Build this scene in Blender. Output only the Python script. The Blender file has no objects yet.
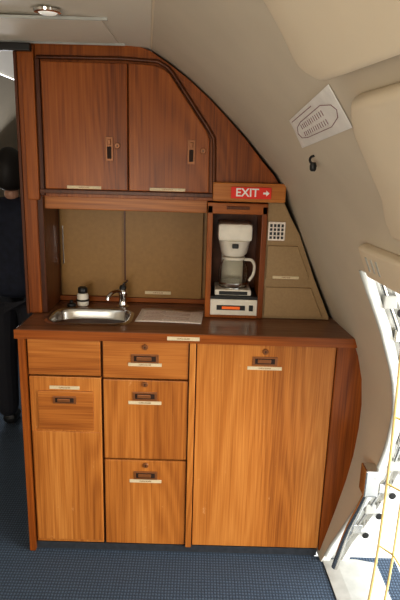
import bpy, bmesh, math, random
from mathutils import Vector, Matrix
random.seed(3)
scene=bpy.context.scene
COL=bpy.context.collection
scene.view_settings.view_transform='Standard'
scene.view_settings.look='None'
scene.view_settings.gamma=.88
scene.view_settings.exposure=.12

# ---------------- materials ----------------
def mat_base(name):
    m=bpy.data.materials.new(name); m.use_nodes=True
    nt=m.node_tree; b=nt.nodes['Principled BSDF']
    return m,nt,b
def plain(name,col,rough=.5,metal=0,noise=.06,scale=30,bump=0,coat=0,emit=0,trans=0,ior=1.45,spec=.5):
    m,nt,b=mat_base(name)
    b.inputs['Roughness'].default_value=rough; b.inputs['Metallic'].default_value=metal
    b.inputs['Coat Weight'].default_value=coat
    b.inputs['Transmission Weight'].default_value=trans; b.inputs['IOR'].default_value=ior
    b.inputs['Specular IOR Level'].default_value=spec
    tc=nt.nodes.new('ShaderNodeTexCoord'); n=nt.nodes.new('ShaderNodeTexNoise')
    n.inputs['Scale'].default_value=scale; n.inputs['Detail'].default_value=4
    nt.links.new(tc.outputs['Object'],n.inputs['Vector'])
    r=nt.nodes.new('ShaderNodeValToRGB')
    c=Vector(col)
    r.color_ramp.elements[0].position=.3; r.color_ramp.elements[1].position=.7
    r.color_ramp.elements[0].color=(*(c*(1-noise)),1); r.color_ramp.elements[1].color=(*(c*(1+noise)),1)
    nt.links.new(n.outputs['Fac'],r.inputs['Fac']); nt.links.new(r.outputs['Color'],b.inputs['Base Color'])
    if bump:
        bp=nt.nodes.new('ShaderNodeBump'); bp.inputs['Strength'].default_value=bump; bp.inputs['Distance'].default_value=.003
        nt.links.new(n.outputs['Fac'],bp.inputs['Height']); nt.links.new(bp.outputs['Normal'],b.inputs['Normal'])
    if emit:
        b.inputs['Emission Color'].default_value=(*col,1); b.inputs['Emission Strength'].default_value=emit
    return m
def wood(name,dark,mid,light,horiz=False,rough=.36,coat=.12,scratch=0):
    m,nt,b=mat_base(name); L=nt.links.new; N=nt.nodes.new
    tc=N('ShaderNodeTexCoord'); oi=N('ShaderNodeObjectInfo')
    vm=N('ShaderNodeVectorMath'); vm.operation='MULTIPLY_ADD'
    vm.inputs[1].default_value=(1,1,1)
    mu=N('ShaderNodeMath'); mu.operation='MULTIPLY'; mu.inputs[1].default_value=13
    L(oi.outputs['Random'],mu.inputs[0]); L(tc.outputs['Object'],vm.inputs[0]); L(mu.outputs[0],vm.inputs[2])
    mp=N('ShaderNodeMapping'); mp.inputs['Scale'].default_value=(.4,4,4) if horiz else (4,4,.45)
    L(vm.outputs[0],mp.inputs['Vector'])
    n=N('ShaderNodeTexNoise'); n.inputs['Scale'].default_value=1.3; n.inputs['Detail'].default_value=1.2; n.inputs['Distortion'].default_value=.3
    L(mp.outputs[0],n.inputs['Vector'])
    rm=N('ShaderNodeMath'); rm.operation='MULTIPLY'; rm.inputs[1].default_value=105
    L(n.outputs['Fac'],rm.inputs[0])
    sn=N('ShaderNodeMath'); sn.operation='SINE'; L(rm.outputs[0],sn.inputs[0])
    mp2=N('ShaderNodeMapping'); mp2.inputs['Scale'].default_value=(2.5,130,130) if horiz else (130,130,2.5)
    L(vm.outputs[0],mp2.inputs['Vector'])
    n2=N('ShaderNodeTexNoise'); n2.inputs['Scale'].default_value=1.5; n2.inputs['Detail'].default_value=5
    L(mp2.outputs[0],n2.inputs['Vector'])
    half=N('ShaderNodeMath'); half.operation='MULTIPLY_ADD'; half.inputs[1].default_value=.55; half.inputs[2].default_value=.22; L(n.outputs['Fac'],half.inputs[0])
    a=N('ShaderNodeMath'); a.operation='MULTIPLY_ADD'; a.inputs[1].default_value=.045; L(sn.outputs[0],a.inputs[0]); L(half.outputs[0],a.inputs[2])
    a2=N('ShaderNodeMath'); a2.operation='MULTIPLY_ADD'; a2.inputs[1].default_value=.5; L(n2.outputs['Fac'],a2.inputs[0]); L(a.outputs[0],a2.inputs[2])
    r=N('ShaderNodeValToRGB'); e=r.color_ramp.elements
    e[0].position=.56; e[0].color=(*dark,1); e[1].position=.94; e[1].color=(*light,1)
    x=e.new(.74); x.color=(*mid,1)
    L(a2.outputs[0],r.inputs['Fac'])
    out=r.outputs['Color']
    if scratch:
        v=N('ShaderNodeTexNoise'); v.inputs['Scale'].default_value=30; v.inputs['Detail'].default_value=8; v.inputs['Roughness'].default_value=.75
        mp3=N('ShaderNodeMapping'); mp3.inputs['Scale'].default_value=(1,1,.5); L(vm.outputs[0],mp3.inputs['Vector']); L(mp3.outputs[0],v.inputs['Vector'])
        rr=N('ShaderNodeValToRGB'); rr.color_ramp.elements[0].position=.64; rr.color_ramp.elements[1].position=.72
        rr.color_ramp.elements[0].color=(0,0,0,1); rr.color_ramp.elements[1].color=(scratch,)*3+(1,)
        L(v.outputs['Fac'],rr.inputs['Fac'])
        mx=N('ShaderNodeMix'); mx.data_type='RGBA'; L(rr.outputs['Color'],mx.inputs['Factor'])
        L(out,mx.inputs['A']); mx.inputs['B'].default_value=(.8,.5,.25,1); out=mx.outputs['Result']
    L(out,b.inputs['Base Color'])
    b.inputs['Roughness'].default_value=rough; b.inputs['Coat Weight'].default_value=coat; b.inputs['Coat Roughness'].default_value=.25
    b.inputs['Specular IOR Level'].default_value=.2
    bp=N('ShaderNodeBump'); bp.inputs['Strength'].default_value=.12; bp.inputs['Distance'].default_value=.001
    L(n2.outputs['Fac'],bp.inputs['Height']); L(bp.outputs['Normal'],b.inputs['Normal'])
    return m
W_LOW=wood('wood_honey',(.25,.078,.014),(.42,.150,.028),(.56,.235,.055),scratch=.35)  # honey veneer; its tone also carries the brighter light on the lower fronts
W_LOWH=wood('wood_honey_lit_h',(.24,.072,.013),(.40,.138,.026),(.52,.21,.048),horiz=True)
W_UP=wood('wood_red',(.135,.031,.004),(.265,.070,.009),(.36,.108,.016))
W_UPH=wood('wood_red_h',(.135,.031,.004),(.265,.070,.009),(.36,.108,.016),horiz=True)
W_DARK=wood('wood_dark',(.05,.013,.004),(.09,.024,.006),(.14,.042,.01))
W_CTR=wood('counter_laminate',(.13,.050,.022),(.19,.078,.034),(.24,.105,.05),horiz=True,rough=.25,coat=.3)
TAN=plain('tan_laminate',(.30,.165,.050),.4,noise=.07,scale=60,spec=.3)
TAN2=plain('tan_laminate_side',(.33,.22,.11),.5,noise=.06,scale=120,spec=.3)
CREAM=plain('cream_lining',(.60,.53,.42),.6,noise=.03,scale=6)
CEIL=plain('ceiling_vinyl',(.72,.66,.55),.6,noise=.02,scale=6)
PANELC=plain('cream_panel',(.72,.62,.47),.55,noise=.02,scale=6)
STEEL=plain('brushed_steel',(.62,.61,.58),.25,1,noise=.05,scale=60)
DSTEEL=plain('dark_kick_strip',(.07,.075,.085),.4,.5,noise=.15,scale=60)
CHROME=plain('chrome',(.75,.75,.75),.1,1)
BRONZE=plain('bronze_pull',(.24,.09,.028),.35,.3)
BLACK=plain('black_plastic',(.012,.011,.01),.4)
RECESS_SHADE=plain('recess_shade',(.03,.012,.005),.8)  # near-black for raised plates that imitate the shade inside pull wells
LABEL=plain('label_tape',(.62,.51,.33),.5,noise=.1,scale=300)
WHITEP=plain('white_plastic',(.74,.69,.59),.4)
RED=plain('exit_red',(.62,.03,.015),.6,emit=.12)
WHITE=plain('white_paint',(.78,.76,.72),.5)
FRAMEW=plain('door_frame_paint',(.85,.85,.82),.45,noise=.10,scale=25,bump=.2)
PRIMER=plain('frame_primer',(.42,.42,.39),.5,noise=.12,scale=18)
YEL=plain('yellow_webbing',(.80,.62,.25),.6)
PAPER=plain('printed_paper',(.85,.76,.68),.7,noise=.14,scale=140)
GROUND=plain('apron_concrete',(.62,.62,.60),.9,noise=.06,scale=2)
GLASS=plain('carafe_glass',(.95,.95,.92),.03,trans=1,ior=1.12,noise=0)
def carpet():
    m,nt,b=mat_base('blue_carpet'); L=nt.links.new; N=nt.nodes.new
    tc=N('ShaderNodeTexCoord'); w=N('ShaderNodeTexWave'); w.wave_type='BANDS'; w.bands_direction='X'
    w.inputs['Scale'].default_value=28; w.inputs['Distortion'].default_value=1.0; w.inputs['Detail'].default_value=2
    w2=N('ShaderNodeTexWave'); w2.bands_direction='Y'; w2.inputs['Scale'].default_value=22; w2.inputs['Distortion'].default_value=1.5
    n=N('ShaderNodeTexNoise'); n.inputs['Scale'].default_value=250; n.inputs['Detail'].default_value=3
    for k in (w,w2,n): L(tc.outputs['Object'],k.inputs['Vector'])
    m1=N('ShaderNodeMath'); m1.operation='MULTIPLY'; L(w.outputs['Fac'],m1.inputs[0]); L(w2.outputs['Fac'],m1.inputs[1])
    m2=N('ShaderNodeMath'); m2.operation='ADD'; L(m1.outputs[0],m2.inputs[0]); L(n.outputs['Fac'],m2.inputs[1])
    r=N('ShaderNodeValToRGB'); e=r.color_ramp.elements
    e[0].position=.35; e[0].color=(.014,.023,.038,1); e[1].position=1.2; e[1].color=(.080,.118,.17,1)
    L(m2.outputs[0],r.inputs['Fac']); L(r.outputs['Color'],b.inputs['Base Color']); b.inputs['Roughness'].default_value=.95
    bp=N('ShaderNodeBump'); bp.inputs['Strength'].default_value=.6; bp.inputs['Distance'].default_value=.004
    L(m2.outputs[0],bp.inputs['Height']); L(bp.outputs['Normal'],b.inputs['Normal']); return m
CARPET=carpet()

# ---------------- helpers ----------------
def empty(name,loc=(0,0,0)):
    e=bpy.data.objects.new(name,None); e.location=loc; e.empty_display_size=.05; COL.objects.link(e); return e
def par(o,p):
    if p: o.parent=p; o.matrix_parent_inverse=Matrix.Translation(p.location).inverted()
    return o
def fin(bm,name,mat,p=None,smooth=False):
    bmesh.ops.recalc_face_normals(bm,faces=bm.faces[:])
    me=bpy.data.meshes.new(name); bm.to_mesh(me); bm.free()
    o=bpy.data.objects.new(name,me); COL.objects.link(o)
    if mat: me.materials.append(mat)
    if smooth:
        for f in me.polygons: f.use_smooth=True
    return par(o,p)
def bev(bm,w,seg=2):
    if w>0: bmesh.ops.bevel(bm,geom=bm.edges[:],offset=w,segments=seg,profile=.6,affect='EDGES',clamp_overlap=True)
def box(name,x0,x1,y0,y1,z0,z1,mat,p=None,b=.002):
    bm=bmesh.new(); bmesh.ops.create_cube(bm,size=1)
    for v in bm.verts: v.co=Vector((x0+(v.co.x+.5)*(x1-x0),y0+(v.co.y+.5)*(y1-y0),z0+(v.co.z+.5)*(z1-z0)))
    bev(bm,b); return fin(bm,name,mat,p)
def prism(name,poly,a0,a1,mat,p=None,b=.002,axis='Y'):
    bm=bmesh.new()
    mk=(lambda u,v,a:(u,a,v)) if axis=='Y' else (lambda u,v,a:(u,v,a))
    A=[bm.verts.new(mk(u,v,a0)) for u,v in poly]; B=[bm.verts.new(mk(u,v,a1)) for u,v in poly]
    bm.faces.new(A); bm.faces.new(B[::-1]); n=len(poly)
    for i in range(n): bm.faces.new((A[i],A[(i+1)%n],B[(i+1)%n],B[i]))
    bmesh.ops.recalc_face_normals(bm,faces=bm.faces[:])
    bev(bm,b); return fin(bm,name,mat,p)
def lathe(name,prof,c,mat,p=None,n=32,axis='Z'):
    bm=bmesh.new(); rings=[]
    for r,h in prof:
        ring=[]
        for i in range(n):
            a=2*math.pi*i/n
            q=Vector((r*math.cos(a),r*math.sin(a),h)) if axis=='Z' else Vector((r*math.cos(a),-h,r*math.sin(a)))
            ring.append(bm.verts.new(q+Vector(c)))
        rings.append(ring)
    for a,b in zip(rings,rings[1:]):
        for i in range(n): bm.faces.new((a[i],a[(i+1)%n],b[(i+1)%n],b[i]))
    bm.faces.new(rings[0][::-1]); bm.faces.new(rings[-1])
    o=fin(bm,name,mat,p,True); o.modifiers.new('es','EDGE_SPLIT').split_angle=math.radians(40); return o
def tube(name,pts,r,mat,p=None,cyc=False,smooth=False):
    cu=bpy.data.curves.new(name,'CURVE'); cu.dimensions='3D'; cu.bevel_depth=r; cu.bevel_resolution=4; cu.use_fill_caps=True
    if smooth:
        s=cu.splines.new('BEZIER'); s.bezier_points.add(len(pts)-1)
        for bp_,q in zip(s.bezier_points,pts): bp_.co=q; bp_.handle_left_type=bp_.handle_right_type='AUTO'
    else:
        s=cu.splines.new('POLY'); s.points.add(len(pts)-1)
        for sp,q in zip(s.points,pts): sp.co=(*q,1)
    s.use_cyclic_u=cyc
    t=bpy.data.objects.new(name+'_c',cu); COL.objects.link(t)
    dg=bpy.context.evaluated_depsgraph_get(); me=bpy.data.meshes.new_from_object(t.evaluated_get(dg))
    bpy.data.objects.remove(t); me.materials.clear(); me.materials.append(mat)
    o=bpy.data.objects.new(name,me); COL.objects.link(o)
    for f in me.polygons: f.use_smooth=True
    return par(o,p)
def text(name,body,size,mtx,mat,p=None,ext=.0008):
    cu=bpy.data.curves.new(name,'FONT'); cu.body=body; cu.size=size; cu.extrude=ext; cu.align_x='CENTER'; cu.align_y='CENTER'; cu.offset=size*.02
    t=bpy.data.objects.new(name+'_c',cu); COL.objects.link(t)
    dg=bpy.context.evaluated_depsgraph_get(); me=bpy.data.meshes.new_from_object(t.evaluated_get(dg))
    bpy.data.objects.remove(t); me.transform(mtx); me.materials.clear(); me.materials.append(mat)
    o=bpy.data.objects.new(name,me); COL.objects.link(o); return par(o,p)
FRONT=Matrix.Rotation(math.radians(90),4,'X')
def label(name,x,z,y,w,p,h=.013,t=None):
    box(name,x-w/2,x+w/2,y-.003,y+.001,z-h/2,z+h/2,LABEL,p,.001)
    text(name+'_text',t or 'CUPS & GLASSES'[:int(w/.009)],h*.5,Matrix.Translation((x,y-.0032,z))@FRONT,BRONZE,p,.0002)
def pull(name,x,z,y,w,h,p,vert=False):
    """cup pull: bronze rim, dark plate painted as the shaded well, finger grip"""
    box(name+'_plate',x-w/2,x+w/2,y-.0035,y+.001,z-h/2,z+h/2,BRONZE,p,.0015)
    if vert:
        box(name+'_well',x-w*.28,x+w*.28,y-.0045,y,z-h*.4,z+h*.1,RECESS_SHADE,p,.001)
        box(name+'_latch',x-w*.22,x+w*.22,y-.009,y-.003,z+h*.16,z+h*.4,BRONZE,p,.002)
    else:
        box(name+'_well',x-w*.40,x+w*.40,y-.0045,y,z-h*.30,z+h*.30,RECESS_SHADE,p,.001)
        box(name+'_grip',x-w*.30,x+w*.24,y-.009,y-.003,z-h*.16,z+h*.24,BRONZE,p,.002)
def keyhole(name,x,z,y,p):
    lathe(name,[(.011,-.002),(.011,.003),(.009,.005),(.004,.005),(.0038,.003)],(x,y,z),BRONZE,p,20,'Y')
    box(name+'_slot',x-.0012,x+.0012,y-.0056,y-.004,z-.004,z+.004,BLACK,p,0)

# ---------------- base cabinet ----------------
G=empty('galley_base_cabinet',(-.05,.25,.45))
box('carcass',-.628,.497,.022,.50,.03,.887,W_DARK,G)
box('end_panel',-.647,-.623,-.015,.50,.0,.888,W_UP,G,.004)
box('plinth_trim',-.624,.492,.004,.03,.0,.030,DSTEEL,G,.001)
def front(n,x0,x1,z0,z1,m): return box(n,x0+.0025,x1-.0025,0,.021,z0+.0025,z1-.0025,m,G,.003)
front('drawer_1',-.620,-.352,.743,.885,W_LOWH)
front('door_1',-.620,-.352,.034,.741,W_LOW)
box('flap_1',-.587,-.383,-.006,.002,.528,.684,W_LOWH,G,.002)
box('door_1_lower',-.612,-.360,-.004,.002,.05,.52,W_LOW,G,.002)
front('drawer_2',-.348,-.033,.738,.885,W_LOWH)
front('door_2',-.348,-.033,.410,.736,W_LOW)
front('door_3',-.348,-.033,.034,.408,W_LOW)
box('divider',-.032,-.009,-.008,.03,.03,.888,W_LOW,G,.003)
front('door_4',-.008,.497,.034,.883,W_LOW)
pull('pull_2',-.193,.818,0,.10,.034,G); label('label_2',-.193,.795,0,.122,G); keyhole('key_2',-.193,.862,0,G)
pull('pull_3',-.193,.671,0,.09,.034,G); label('label_3',-.193,.645,0,.122,G); keyhole('key_3',-.193,.718,0,G)
pull('pull_4',-.190,.343,0,.09,.034,G); label('label_4',-.190,.318,0,.122,G); keyhole('key_4',-.190,.386,0,G)
pull('pull_5',.241,.821,0,.09,.034,G); label('label_5',.241,.794,0,.125,G); keyhole('key_5',.241,.857,0,G)
pull('pull_1',-.488,.650,-.006,.085,.030,G); label('label_1',-.488,.697,0,.11,G)
prism('curved_end_filler',[(.4985,.02),(.4985,.888),(.587,.888),(.604,.83),(.615,.76),(.618,.66),(.616,.56),(.607,.45),(.589,.34),(.558,.2),(.509,.02)],.006,.13,W_UP,G,.006)
# countertop with sink cut-out
def superell(cx,cy,a,b,n=4.0,k=48):
    out=[]
    for i in range(k):
        t=2*math.pi*i/k; c,s=math.cos(t),math.sin(t)
        out.append((cx+a*math.copysign(abs(c)**(2/n),c),cy+b*math.copysign(abs(s)**(2/n),s)))
    return out
SX,SY,SA,SB=-.418,.158,.158,.112
ct=prism('countertop',[(-.652,-.022),(.550,-.022),(.577,-.012),(.590,.01),(.588,.04),(.565,.13),(.530,.22),(.46,.42),(.45,.50),(-.645,.50)],.889,.924,W_CTR,None,.006,'Z')
cut=prism('cut',superell(SX,SY,SA-.008,SB-.008),.85,.95,None,None,0,'Z')
md=ct.modifiers.new('b','BOOLEAN'); md.operation='DIFFERENCE'; md.object=cut; md.solver='EXACT'
dg=bpy.context.evaluated_depsgraph_get(); me=bpy.data.meshes.new_from_object(ct.evaluated_get(dg))
ct.modifiers.clear(); ct.data=me; bpy.data.objects.remove(cut); par(ct,G)
prism('counter_edge_trim',[(-.655,-.024),(.550,-.024),(.580,-.013),(.593,.01),(.591,.04),(.588,.04),(.589,.01),(.577,-.01),(.550,-.02),(-.651,-.02)],.8885,.922,W_UPH,G,.0008,'Z')
label('label_counter',-.055,.906,-.0235,.115,G,.014)
# sink
S=empty('sink',(SX,SY,.92))
bm=bmesh.new(); rings=[]
for k,z in [(0.006,.9245),(.0,.9265),(-.004,.929),(-.010,.9285),(-.014,.924),(-.018,.915),(-.024,.84),(-.034,.815),(-.055,.803),(-.10,.80)]:
    rings.append([bm.verts.new((x,y,z)) for x,y in superell(SX,SY,SA+k,SB+k,4.0 if k>-.03 else 3.2)])
for a,b in zip(rings,rings[1:]):
    for i in range(48): bm.faces.new((a[i],a[(i+1)%48],b[(i+1)%48],b[i]))
bm.faces.new(rings[-1]); fin(bm,'basin',STEEL,S,True)
lathe('drain',[(.022,.0),(.022,.003),(.016,.0035),(.012,.001)],(SX,SY,.801),CHROME,S,24)
# faucet
Fa=empty('faucet',(-.315,.305,.924))
lathe('base',[(.024,0),(.024,.006),(.018,.010),(.016,.014),(.016,.05),(.018,.055),(.018,.07),(.012,.078)],(-.315,.305,.924),CHROME,Fa)
tube('spout',[(-.315,.305,.965),(-.325,.285,.995),(-.345,.255,1.0),(-.362,.232,.985),(-.366,.227,.972)],.008,CHROME,Fa,smooth=True)
tube('lever',[(-.315,.305,1.0),(-.312,.31,1.02),(-.295,.285,1.04)],.0055,CHROME,Fa,smooth=True)
lathe('knob',[(.014,0),(.015,.006),(.012,.014),(.006,.018)],(-.315,.305,1.0),BLACK,Fa)
# jars
J=empty('soap_jar',(-.48,.31,.924))
lathe('jar_body',[(.017,0),(.022,.004),(.023,.012),(.023,.045),(.020,.052),(.015,.056)],(-.48,.31,.924),WHITEP,J)
lathe('jar_lid',[(.018,0),(.019,.003),(.019,.020),(.016,.024)],(-.48,.31,.979),BLACK,J)
tube('jar_band',[(-.48+.0232*math.cos(a/4),.31+.0232*math.sin(a/4),.95) for a in range(25)],.004,BLACK,J,True)
J2=empty('drain_plug',(-.52,.30,.924))
lathe('plug_body',[(.018,0),(.020,.004),(.017,.012),(.007,.016),(.007,.024),(.004,.026)],(-.525,.30,.924),BLACK,J2)
# paper
PP=empty('newspaper_sheet',(-.12,.19,.927))
def pz(a,b): return Vector((-.243+.25*a+.01*b,.105+.165*b-.01*a,.9264+.004*abs(math.sin(3.1*a+.8*b))*(.3+b)+.012*max(0,a-.85)*b))
bm=bmesh.new(); nx,ny=14,8; g=[[bm.verts.new(pz(i/nx,j/ny)) for j in range(ny+1)] for i in range(nx+1)]
for i in range(nx):
    for j in range(ny): bm.faces.new((g[i][j],g[i+1][j],g[i+1][j+1],g[i][j+1]))
P=fin(bm,'sheet',PAPER,PP,True); P.modifiers.new('s','SOLIDIFY').thickness=.0008
PRT=plain('print_ink',(.42,.27,.2),.7)
for k in range(7):
    b_=.14+.11*k
    tube('print_line_%d'%k,[pz(a/10,b_)+Vector((0,0,.0004)) for a in range(1,(9 if k%3 else 5))],.0011,PRT,PP)

# ---------------- upper cabinet ----------------
U=empty('galley_upper_cabinet',(-.2,.3,1.6))
FU=[(-.635,1.372),(-.635,1.90),(-.266,1.906),(-.197,1.882),(-.125,1.838),(-.056,1.789),(.018,1.727),(.088,1.659),(.15,1.595),(.21,1.524),(.258,1.472),(.303,1.405),(.303,1.372)]
prism('face_frame',FU,.20,.50,W_UP,U,.002)
box('left_stile',-.642,-.600,.175,.50,1.36,1.90,W_UP,U,.004)
box('left_stile_inner',-.600,-.583,.186,.22,1.375,1.85,W_DARK,U,.003)
box('door_left',-.575,-.275,.178,.199,1.402,1.836,W_UP,U,.003)
prism('door_right',[(-.271,1.402),(.021,1.402),(.018,1.592),(.005,1.62),(-.128,1.806),(-.15,1.822),(-.18,1.832),(-.271,1.837)],.178,.199,W_UP,U,.003)
lip=[(-.592,.188,1.85),(-.30,.188,1.852),(-.17,.188,1.846),(-.135,.188,1.828),(-.115,.188,1.806),(.015,.188,1.625),(.033,.188,1.595),(.036,.188,1.56),(.040,.188,1.40)]
tube('lip_moulding',lip,.007,W_DARK,U)
box('bottom_rail',-.60,.036,.180,.21,1.385,1.400,W_DARK,U,.002)
pull('pull_left',-.341,1.548,.178,.028,.085,U,True); pull('pull_right',-.046,1.545,.178,.028,.085,U,True)
keyhole('key_left',-.312,1.56,.178,U); keyhole('key_right',-.004,1.55,.178,U)
label('label_left',-.435,1.410,.178,.125,U,.011); label('label_right',-.130,1.410,.178,.13,U,.011)
box('valance',-.605,.018,.215,.232,1.325,1.386,W_LOWH,U,.003)
box('work_back',-.60,.02,.412,.43,.925,1.38,TAN,U,.001)
box('slide_left',-.585,-.312,.400,.411,.945,1.36,TAN,U,.002)
box('slide_right',-.316,.005,.390,.401,.945,1.36,TAN,U,.002)
box('track_bottom',-.60,.02,.385,.415,.925,.944,W_UPH,U,.002)
box('left_batten',-.615,-.592,.19,.43,.925,1.376,W_DARK,U,.003)
label('label_slide',-.179,.968,.390,.11,U)
box('finger_strip',-.578,-.572,.396,.401,1.08,1.24,CHROME,U,.002)
box('finger_strip_mid',-.320,-.314,.386,.391,.95,1.355,W_DARK,U,.001)
box('exit_backboard',.036,.302,.166,.197,1.374,1.442,W_LOWH,U,.004)
SP=empty('partition_side',(-.64,.35,.9))
box('post_front',-.662,-.612,.180,.215,.926,1.95,W_UP,SP,.004)
box('side_skin',-.662,-.648,.216,.60,.0,1.95,W_DARK,SP,.003)
box('edge_trim',-.668,-.658,.17,.22,.926,1.95,W_DARK,SP,.002)

# ---------------- coffee niche ----------------
N_=empty('coffee_niche_unit',(.13,.3,1.15))
x0,x1=.019,.243; y0=.185
box('stile_l',x0,.040,y0,.42,.926,1.358,W_UP,N_,.003)
box('stile_r',.222,x1,y0,.42,.926,1.358,W_UP,N_,.003)
box('head',x0,x1,y0,.42,1.327,1.368,W_UPH,N_,.003)
box('head_pull',.09,.175,y0-.006,y0+.002,1.345,1.356,W_DARK,N_,.002)
box('niche_back',.040,.222,.36,.372,1.0,1.33,W_DARK,N_,.001)
box('niche_floor',.040,.222,.19,.36,1.0,1.010,BLACK,N_,.001)
box('control_panel',.040,.222,.188,.21,.936,.999,WHITEP,N_,.003)
box('control_window',.065,.175,.185,.19,.957,.976,BLACK,N_,.001)
box('indicator',.085,.155,.183,.187,.961,.972,plain('amber_lens',(.85,.16,.02),.4,emit=.2),N_,.001)
box('switch',.190,.206,.183,.19,.955,.978,BLACK,N_,.002)
box('bottom_rail',.040,.222,.186,.21,.926,.936,W_UP,N_,.001)
C=empty('coffee_maker',(.13,.26,1.01))
cx,cy=.128,.262
box('base',cx-.072,cx+.07,.205,.345,1.0105,1.034,WHITEP,C,.006)
box('base_trim',cx-.055,cx+.055,.203,.207,1.014,1.028,BLACK,C,.001)
lathe('hot_plate',[(.052,0),(.055,.002),(.055,.005),(.05,.006)],(cx,cy,1.034),STEEL,C)
box('column',cx-.045,cx+.045,.330,.356,1.034,1.27,WHITEP,C,.006)
box('top_housing',cx-.066,cx+.064,.205,.356,1.222,1.288,WHITEP,C,.012)
lathe('filter_basket',[(.040,0),(.050,.01),(.060,.055),(.062,.062),(.058,.064)],(cx,cy,1.160),WHITEP,C)
box('basket_handle',cx-.012,cx+.012,.182,.21,1.198,1.214,BLACK,C,.004)
prof_o=[(.040,0),(.052,.006),(.058,.03),(.060,.055),(.054,.08),(.044,.098),(.042,.104)]
prof_i=[(.040,.103),(.042,.097),(.052,.079),(.0575,.055),(.0555,.03),(.050,.009),(.030,.004)]
lathe('carafe',prof_o+prof_i,(cx,cy,1.0405),GLASS,C)
lathe('carafe_lid',[(.043,0),(.046,.003),(.044,.010),(.025,.015)],(cx,cy,1.145),WHITEP,C)
lathe('carafe_base_band',[(.0535,0),(.0545,.002),(.0575,.014),(.0575,.016)],(cx,cy,1.0415),STEEL,C)
tube('carafe_handle',[(cx+.042,cy-.012,1.147),(cx+.072,cy-.03,1.143),(cx+.078,cy-.033,1.10),(cx+.062,cy-.024,1.065)],.006,WHITEP,C,smooth=True)

# ---------------- outboard side locker (tan) ----------------
O=empty('outboard_locker',(.35,.3,1.15))
prism('face',[(.244,.926),(.244,1.371),(.304,1.371),(.330,1.32),(.368,1.256),(.437,1.085),(.505,.935),(.505,.926)],.198,.42,TAN2,O,.001)
prism('door_upper',[(.250,1.084),(.250,1.212),(.364,1.212),(.414,1.095),(.410,1.084)],.189,.199,TAN2,O,.002)
prism('door_lower',[(.250,.936),(.250,1.052),(.425,1.052),(.478,.936)],.189,.199,TAN2,O,.002)
label('label_up',.325,1.092,.189,.10,O,.011)
box('vent_frame',.248,.312,.190,.199,1.232,1.302,PAPER,O,.003)
for i in range(2):
    for j in range(2):
        x_,z_=.254+.028*i,1.239+.030*j
        box('vent_slot_%d%d'%(i,j),x_,x_+.023,.187,.193,z_,z_+.025,BLACK,O,0)
        box('vent_bar_%d%d'%(i,j),x_+.009,x_+.014,.185,.192,z_,z_+.025,PAPER,O,0)
        box('vent_barh_%d%d'%(i,j),x_,x_+.023,.185,.192,z_+.010,z_+.014,PAPER,O,0)
# exit sign
E=empty('exit_sign',(.17,.16,1.405))
box('sign_plate',.102,.248,.156,.1655,1.387,1.428,RED,E,.002)
text('lettering','EXIT',.041,Matrix.Translation((.160,.1555,1.4075))@FRONT,WHITE,E,.001)
prism('arrow',[(.218,1.411),(.218,1.404),(.229,1.404),(.229,1.397),(.241,1.4075),(.229,1.418),(.229,1.411)],.154,.157,WHITE,E,0)

# ---------------- fuselage lining ----------------
P0=[(-.197,1.89),(-.125,1.846),(-.056,1.797),(.018,1.735),(.09,1.667),(.155,1.602),(.218,1.532),(.27,1.475),(.312,1.41),(.345,1.33),(.376,1.256),(.413,1.17),(.452,1.085),(.490,1.005),(.527,.927),(.558,.85),(.580,.76),(.590,.66),(.589,.56),(.580,.45),(.562,.34),(.531,.2),(.482,.0)]
def px_(z):
    if z>=P0[0][1]: return P0[0][0]
    for (xa,za),(xb,zb) in zip(P0,P0[1:]):
        if zb<=z<=za:
            t=(za-z)/(za-zb); return xa+(xb-xa)*t
    return P0[-1][0]
def sx(z,Y): return px_(z)+.10*(.19-max(Y,-2.2))*(1 if Y<.19 else 0)
def nrm(z,Y):
    d=Vector((sx(z+.02,Y)-sx(z-.02,Y),0,.04)); t=Vector((sx(z,Y+.02)-sx(z,Y-.02),.04,0))
    n=d.cross(t).normalized()
    if n.x>0: n=-n
    return n
def grid(name,rows,mat,p=None,thick=0,smooth=True,bevel=0):
    bm=bmesh.new(); V=[[bm.verts.new(q) for q in r] for r in rows]
    for a,b in zip(V,V[1:]):
        for i in range(len(a)-1): bm.faces.new((a[i],a[i+1],b[i+1],b[i]))
    o=fin(bm,name,mat,p,smooth)
    if thick:
        s=o.modifiers.new('s','SOLIDIFY'); s.thickness=thick; s.offset=0
    return o
YS=[.75,.5,.19,-.1,-.3,-.6,-.9,-1.2,-1.6,-2.0,-2.4,-3.0]
zs_up=[z for x,z in P0 if z>=1.24]+[1.24]
WR=empty('wall_right',(.5,-1,1))
grid('lining_upper',[[(sx(z,Y),Y,z) for Y in YS] for z in zs_up],CREAM,WR)
DY=-1.75  # opening stretched on out of view to let in more frontal daylight
def jy(z):
    tb=[(1.24,-.375),(1.08,-.375),(.80,-.27),(.46,-.17),(.1,-.05),(0,-.03)]
    for (za,ya),(zb,yb) in zip(tb,tb[1:]):
        if zb<=z<=za: return ya+(yb-ya)*(za-z)/(za-zb)
    return -.375
zl=[1.24]+[z for x,z in P0 if z<1.24]
def cols(z,ya,yb,n): return [(sx(z,ya+(yb-ya)*i/n),ya+(yb-ya)*i/n,z) for i in range(n+1)]
grid('lining_lower',[cols(z,.75,jy(z),12) for z in zl],CREAM,WR)
grid('lining_lower_fwd',[cols(z,DY,-3.0,6) for z in zl],CREAM,WR)
tube('trim_seam',[(sx(1.885,Y)-.002,Y,1.889) for Y in YS[2:]],.004,PANELC,WR)
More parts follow.
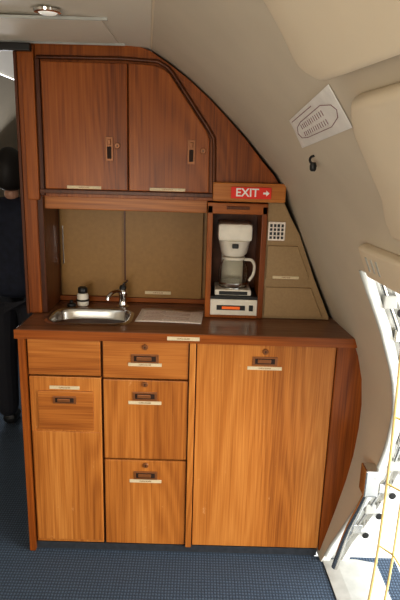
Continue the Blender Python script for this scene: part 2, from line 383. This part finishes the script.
# door reveal
DF=empty('door_frame',(.6,-.4,.7))
zf=[1.24-.02*i for i in range(63)]; zf=[z for z in zf if z>=0]
def jr(z,o,dy): return (sx(z,jy(z))+o,jy(z)+dy,z)
grid('jamb_face',[[jr(z,0,0),jr(z,.03,-.004),jr(z,.031,.02),jr(z,.075,.02),jr(z,.076,-.006),jr(z,.10,-.006),jr(z,.101,.03),jr(z,.2,.035)] for z in zf],FRAMEW,DF,smooth=False)
tube('door_seal',[jr(z,.002,-.004) for z in zf[::3]],.007,PRIMER,DF)
tube('jamb_conduit',[jr(z,.05,.0) for z in zf[::4]],.007,STEEL,DF)
grid('header_reveal',[[(sx(1.24,Y)+o,Y,1.24+dz) for o,dz in((0,0),(.06,-.01),(.2,-.015))] for Y in (-.375,-.6,-.9,-1.25,DY)],FRAMEW,DF,smooth=False)
for i,z in enumerate([1.15,1.05,.95,.85,.75,.64,.53,.42,.31,.2]):
    q=jr(z,.052,.0)
    box('latch_%d'%i,q[0]-.018,q[0]+.02,q[1]-.012,q[1]+.02,z-.018,z+.02,STEEL if i%2 else PRIMER,DF,.004)
    lathe('bolt_%d'%i,[(.009,0),(.009,.006),(.005,.008)],(q[0]+.036,q[1]-.004,z+.03),STEEL,DF,12,'Y')
    lathe('hole_%d'%i,[(.011,0),(.013,.002),(.009,.003)],(q[0]+.036,q[1]-.004,z-.03),BLACK,DF,16,'Y')
grid('sill',[[(.51+.1*-Y*.5,Y,.004),(.56+.1*-Y*.5,Y,.012),(.64,Y,.012),(.76,Y,-.01)] for Y in (-.03,-.4,-.8,-1.25,DY)],PRIMER,DF,.006,False)
tube('door_arm',[(.61,-.21,.50),(.59,-.17,.36),(.56,-.14,.22),(.53,-.13,.06)],.012,STEEL,DF,smooth=True)
box('arm_bracket',.575,.625,-.22,-.16,.42,.52,STEEL,DF,.006)
# yellow safety net
Yn=empty('safety_net',(.56,-.8,.6))
va=[(.545,-.46,1.16),(.552,-.46,.9),(.556,-.46,.6),(.55,-.46,.3),(.53,-.46,.02)]
tube('strap_aft',va,.004,YEL,Yn,smooth=True)
tube('strap_fwd',[(x+.10,-1.65,z) for x,_,z in va],.005,YEL,Yn,smooth=True)
tube('strap_second',[(x+.03,-.50,z) for x,_,z in va],.0035,YEL,Yn,smooth=True)
for i,z in enumerate([1.05,.84,.63,.42,.21]):
    xx=.549 if z>.9 else .555
    tube('rung_%d'%i,[(xx,-.46,z),(xx+.03,-.50,z),(xx+.06,-.8,z),(xx+.10,-1.65,z)],.003,YEL,Yn)

# raised panels on lining
def patch(name,c,off,th,mat,p,n=10,m=10,rad=0):
    rows=[]
    for i in range(n+1):
        a=i/n; row=[]
        for j in range(m+1):
            b=j/m
            z=(c[0][0]*(1-b)+c[1][0]*b)*(1-a)+(c[3][0]*(1-b)+c[2][0]*b)*a
            Y=(c[0][1]*(1-b)+c[1][1]*b)*(1-a)+(c[3][1]*(1-b)+c[2][1]*b)*a
            if rad: Y-=rad*(max(0,abs(2*a-1)-.6)/.4)**2*(1-b)
            q=Vector((sx(z,Y),Y,z))+nrm(z,Y)*off
            row.append(q)
        rows.append(row)
    o=grid(name,rows,mat,p); s=o.modifiers.new('s','SOLIDIFY'); s.thickness=th; s.offset=0
    bv=o.modifiers.new('b','BEVEL'); bv.width=min(th*.45,.012); bv.segments=3; bv.limit_method='ANGLE'; bv.angle_limit=math.radians(50)
    return o
patch('overhead_panel',[(1.87,-1.18),(1.87,-2.2),(1.655,-2.2),(1.67,-.90)],.022,.044,PANELC,WR,20,12,.10)
patch('door_header_panel',[(1.635,-.93),(1.635,-2.2),(1.33,-2.2),(1.385,-.70)],.015,.03,PANELC,WR,20,12,.05)
LV=empty('latch_vent_box',(.43,-.56,1.29))
patch('vent_box',[(1.335,-.50),(1.335,-.80),(1.255,-.80),(1.255,-.50)],.012,.03,PANELC,LV)
for i in range(3): patch('vent_slit_%d'%i,[(1.315,-.54-.03*i),(1.315,-.548-.03*i),(1.280,-.548-.03*i),(1.280,-.54-.03*i)],.028,.002,PRIMER,LV,2,2)
# placard
PL=empty('safety_placard',(.2,-.6,1.6))
PC=[(1.622,-.49),(1.656,-.88),(1.590,-.83),(1.56,-.41)]
patch('card',PC,.003,.002,WHITE,PL)
def SP_(z,Y,off): return Vector((sx(z,Y),Y,z))+nrm(z,Y)*off
def lerpq(a,b):
    c=PC
    z=(c[0][0]*(1-b)+c[1][0]*b)*(1-a)+(c[3][0]*(1-b)+c[2][0]*b)*a
    Y=(c[0][1]*(1-b)+c[1][1]*b)*(1-a)+(c[3][1]*(1-b)+c[2][1]*b)*a
    return SP_(z,Y,.0048)
INK=plain('placard_ink',(.25,.12,.12),.6)
tube('plan_outline',[lerpq(a,b) for a,b in [(.32,.12),(.25,.25),(.22,.75),(.35,.90),(.5,.94),(.65,.90),(.78,.75),(.75,.25),(.68,.12),(.5,.07)]],.0007,INK,PL,True)
for i in range(12):
    b=.22+.045*i
    tube('plan_row_%d'%i,[lerpq(.32,b),lerpq(.45,b)],.0007,INK,PL); tube('plan_rowb_%d'%i,[lerpq(.55,b),lerpq(.68,b)],.0007,INK,PL)
tube('card_rule',[lerpq(.1,.06),lerpq(.1,.6)],.0008,INK,PL)
# black hook
H=empty('coat_hook',(.3,-.3,1.5))
q=SP_(1.54,-.45,0)
tube('hook_stem',[q,q+Vector((-.008,0,-.004)),q+Vector((-.010,-.004,-.014)),q+Vector((-.004,-.006,-.02))],.003,BLACK,H,smooth=True)
lathe('hook_tip',[(.005,0),(.008,.004),(.009,.014),(.006,.022)],tuple(q+Vector((-.002,-.006,-.038))),BLACK,H,16)

# ceiling and left side
grid('ceiling',[[(x if x<-.3 else sx(1.89,Y)+.002,Y,1.91-.012*abs(x+.6)/.4 if x<-.3 else 1.8905) for x in (-1.01,-.8,-.6,-.4,-.19)] for Y in (3.6,2,.75,.19,-.3,-1,-1.6,-2.2,-3.0)],CEIL)
AP=empty('ceiling_access_panel',(-.6,0,1.9))
box('panel',-.95,-.30,-.17,.15,1.893,1.899,CEIL,AP,.002)
for i,y in enumerate((-.19,.17)): box('panel_shadow_strip_%d'%i,-.97,-.28,y-.003,y+.003,1.890,1.898,PRIMER,AP,0)  # grey strips imitate the shadow gap along the panel edges
CL=empty('ceiling_spotlight',(-.43,-.25,1.89))
lathe('bezel',[(.038,.0),(.036,-.006),(.028,-.008),(.026,-.004)],(-.43,-.25,1.899),CHROME,CL)
lathe('lens',[(.026,0),(.022,-.004),(.01,-.006)],(-.43,-.25,1.894),plain('frosted_lens',(.9,.88,.8),.3,emit=.3),CL)
CT=empty('curtain_track',(-.66,.1,1.88))
box('rail',-.74,-.60,.14,.165,1.862,1.887,BLACK,CT,.004)
tube('rail_end',[(-.74,.15,1.876),(-.79,.15,1.876)],.006,STEEL,CT)
WL=empty('wall_left',(-1.7,0,1))
grid('lining_left',[[(-1.2-sx(z,min(Y,.19)),Y,z) for Y in (3.6,2,.75,0,-1,-2,-3)] for x,z in P0],CREAM,WL)
box('wall_far',-1.9,.6,3.6,3.65,0,1.95,plain('far_wall',(.45,.38,.28),.7),None,0)
box('wall_forward',-2.1,.9,-3.05,-3.0,0,1.95,CREAM,None,0)
grid('wall_right_aft',[[(sx(z,.19),Y,z) for Y in (.75,2,3.6)] for x,z in P0],CREAM)
box('floor',-1.95,.485,-3.0,3.6,-.03,0,CARPET,None,0)
box('floor_threshold',.485,.80,-3.0,0,-.03,0,CARPET,None,0)
box('wall_galley_back',-.645,.56,.52,.54,0,1.93,W_DARK,None,0)
box('ground',-30,30,-30,30,-2.3,-2.2,GROUND,None,0)

# ---------------- person in the aisle ----------------
PE=empty('standing_person',(-.98,.98,0))
SKIN=plain('skin',(.45,.25,.17),.5); NAVY=plain('navy_jacket',(.010,.013,.028),.8,noise=.3); TROU=plain('dark_trousers',(.014,.014,.02),.8); HAIR=plain('dark_hair',(.012,.008,.006),.6); SHOE=plain('shoes',(.01,.01,.01),.4)
PX,PY=-.985,1.0
def skin(name,vs,es,mat,sub=2):
    me=bpy.data.meshes.new(name); me.from_pydata([(PX+v[0],PY+v[1],v[2]) for v in vs],es,[])
    o=bpy.data.objects.new(name,me); COL.objects.link(o); me.materials.append(mat)
    o.modifiers.new('sk','SKIN'); 
    for i,v in enumerate(vs):
        r=v[3]; r2=v[4] if len(v)>4 else r
        me.skin_vertices[0].data[i].radius=(r,r2); me.skin_vertices[0].data[i].use_root=(i==0)
    s=o.modifiers.new('su','SUBSURF'); s.levels=sub; s.render_levels=sub
    for f in me.polygons: f.use_smooth=True
    return par(o,PE)
skin('jacket',[(0,0,.76,.17,.12),(0,0,.90,.165,.12),(0,0,1.0,.14,.11),(0,.005,1.14,.16,.12),(0,.01,1.25,.14,.095),(0,.01,1.31,.055,.05),
 (-.14,.01,1.25,.055),(-.20,.0,1.10,.052),(-.215,.0,.98,.046),(-.20,-.06,.80,.036),
 (.14,.01,1.25,.055),(.20,.0,1.10,.052),(.215,.0,.98,.046),(.20,-.06,.80,.036)],
 [(0,1),(1,2),(2,3),(3,4),(4,5),(4,6),(6,7),(7,8),(8,9),(4,10),(10,11),(11,12),(12,13)],NAVY)
skin('trousers',[(0,0,.88,.14,.11),(-.085,0,.74,.10),(-.09,-.01,.44,.075),(-.09,.01,.06,.062),(.085,0,.74,.10),(.09,-.01,.44,.075),(.09,.01,.06,.062)],
 [(0,1),(1,2),(2,3),(0,4),(4,5),(5,6)],TROU)
for s_ in (-1,1):
    skin('shoe_%s'%('l' if s_<0 else 'r'),[(s_*.09,.0,.045,.045,.04),(s_*.095,.08,.035,.045,.03),(s_*.10,.15,.03,.035,.025)],[(0,1),(1,2)],SHOE)
    hx,hy,hz=s_*.20,-.065,.785
    vs=[(hx,hy,hz,.022,.016),(hx,hy-.01,hz-.05,.032,.014),(hx,hy-.012,hz-.085,.030,.012)]; es=[(0,1),(1,2)]
    skin('palm_%d'%s_,vs,es,SKIN)
    for k,(dy,ln) in enumerate([(-.03,.07),(-.01,.08),(.01,.075),(.028,.06)]):
        skin('finger_%d_%d'%(s_,k),[(hx,hy-.012+dy,hz-.08,.009),(hx-s_*.004,hy-.014+dy,hz-.08-ln*.45,.0085),(hx-s_*.014,hy-.016+dy,hz-.08-ln*.8,.008),(hx-s_*.022,hy-.016+dy,hz-.08-ln,.007)],[(0,1),(1,2),(2,3)],SKIN,1)
    skin('thumb_%d'%s_,[(hx,hy-.03,hz-.03,.011),(hx-s_*.01,hy-.055,hz-.055,.0095),(hx-s_*.015,hy-.065,hz-.085,.008)],[(0,1),(1,2)],SKIN,1)
skin('neck',[(0,.01,1.28,.045),(0,.0,1.36,.045)],[(0,1)],SKIN)
bm=bmesh.new(); bmesh.ops.create_uvsphere(bm,u_segments=32,v_segments=24,radius=1)
for v in bm.verts:
    x,y,z=v.co
    w=1-.25*max(0,-z)**1.5
    yy=y*w
    if y>0 and abs(x)<.25 and -.35<z<.15: yy+=.22*(1-abs(x)/.25)*(1-abs(z+.12)/.3 if abs(z+.12)<.3 else 0)
    v.co=(PX+x*.072*w,PY+yy*.09,1.43+z*.11)
fin(bm,'head',SKIN,PE,True)
bm=bmesh.new(); bmesh.ops.create_uvsphere(bm,u_segments=32,v_segments=24,radius=1)
for v in bm.verts:
    x,y,z=v.co
    if y>.25 and z<.35: y=.25+ (y-.25)*.1
    v.co=(PX+x*.080,PY-.006+y*.099,1.435+(z*.118 if z>-.6 else -.071+(z+.6)*.08))
fin(bm,'hair',HAIR,PE,True)
for s_ in (-1,1):
    bm=bmesh.new(); bmesh.ops.create_uvsphere(bm,u_segments=12,v_segments=8,radius=1)
    for v in bm.verts: v.co=(PX+s_*.078+v.co.x*.008,PY+v.co.y*.016,1.42+v.co.z*.03)
    fin(bm,'ear_%d'%s_,SKIN,PE,True)

# ---------------- light ----------------
w=bpy.data.worlds.new('sky'); scene.world=w; w.use_nodes=True
bg=w.node_tree.nodes['Background']; bg.inputs['Color'].default_value=(.92,.96,1,1); bg.inputs['Strength'].default_value=3.2
def area(name,loc,tgt,sx_,sy_,e,col):
    l=bpy.data.lights.new(name,'AREA'); l.shape='RECTANGLE'; l.size=sx_; l.size_y=sy_; l.energy=e; l.color=col
    o=bpy.data.objects.new(name,l); o.location=loc; COL.objects.link(o)
    o.rotation_euler=(Vector(tgt)-Vector(loc)).to_track_quat('-Z','Y').to_euler(); return o
area('daylight_door',(2.0,-1.3,1.3),(0,-.3,.6),1.2,1.4,60,(1,.97,.92))
area('fill_behind_camera',(-.6,-2.9,1.05),(0,0,.55),1.2,.9,34,(1,.92,.80))  # added warm fill for soft frontal light; cabin has no opposite door
area('aisle_fill_light',(-1.45,1.9,1.2),(-1.0,1.0,.9),.5,.5,10,(1,1,1))  # added fill to brighten the aisle; no window is built there
# ---------------- camera ----------------
cam=bpy.data.objects.new('camera',bpy.data.cameras.new('camera')); COL.objects.link(cam); scene.camera=cam
cam.data.lens=33.0; cam.data.sensor_width=36; cam.data.clip_start=.02
cam.location=(0,-1.87,1.53)
cam.rotation_euler=(Matrix.Rotation(math.radians(75.4),3,'X')@Matrix.Rotation(math.radians(1.6),3,'Z')).to_euler()
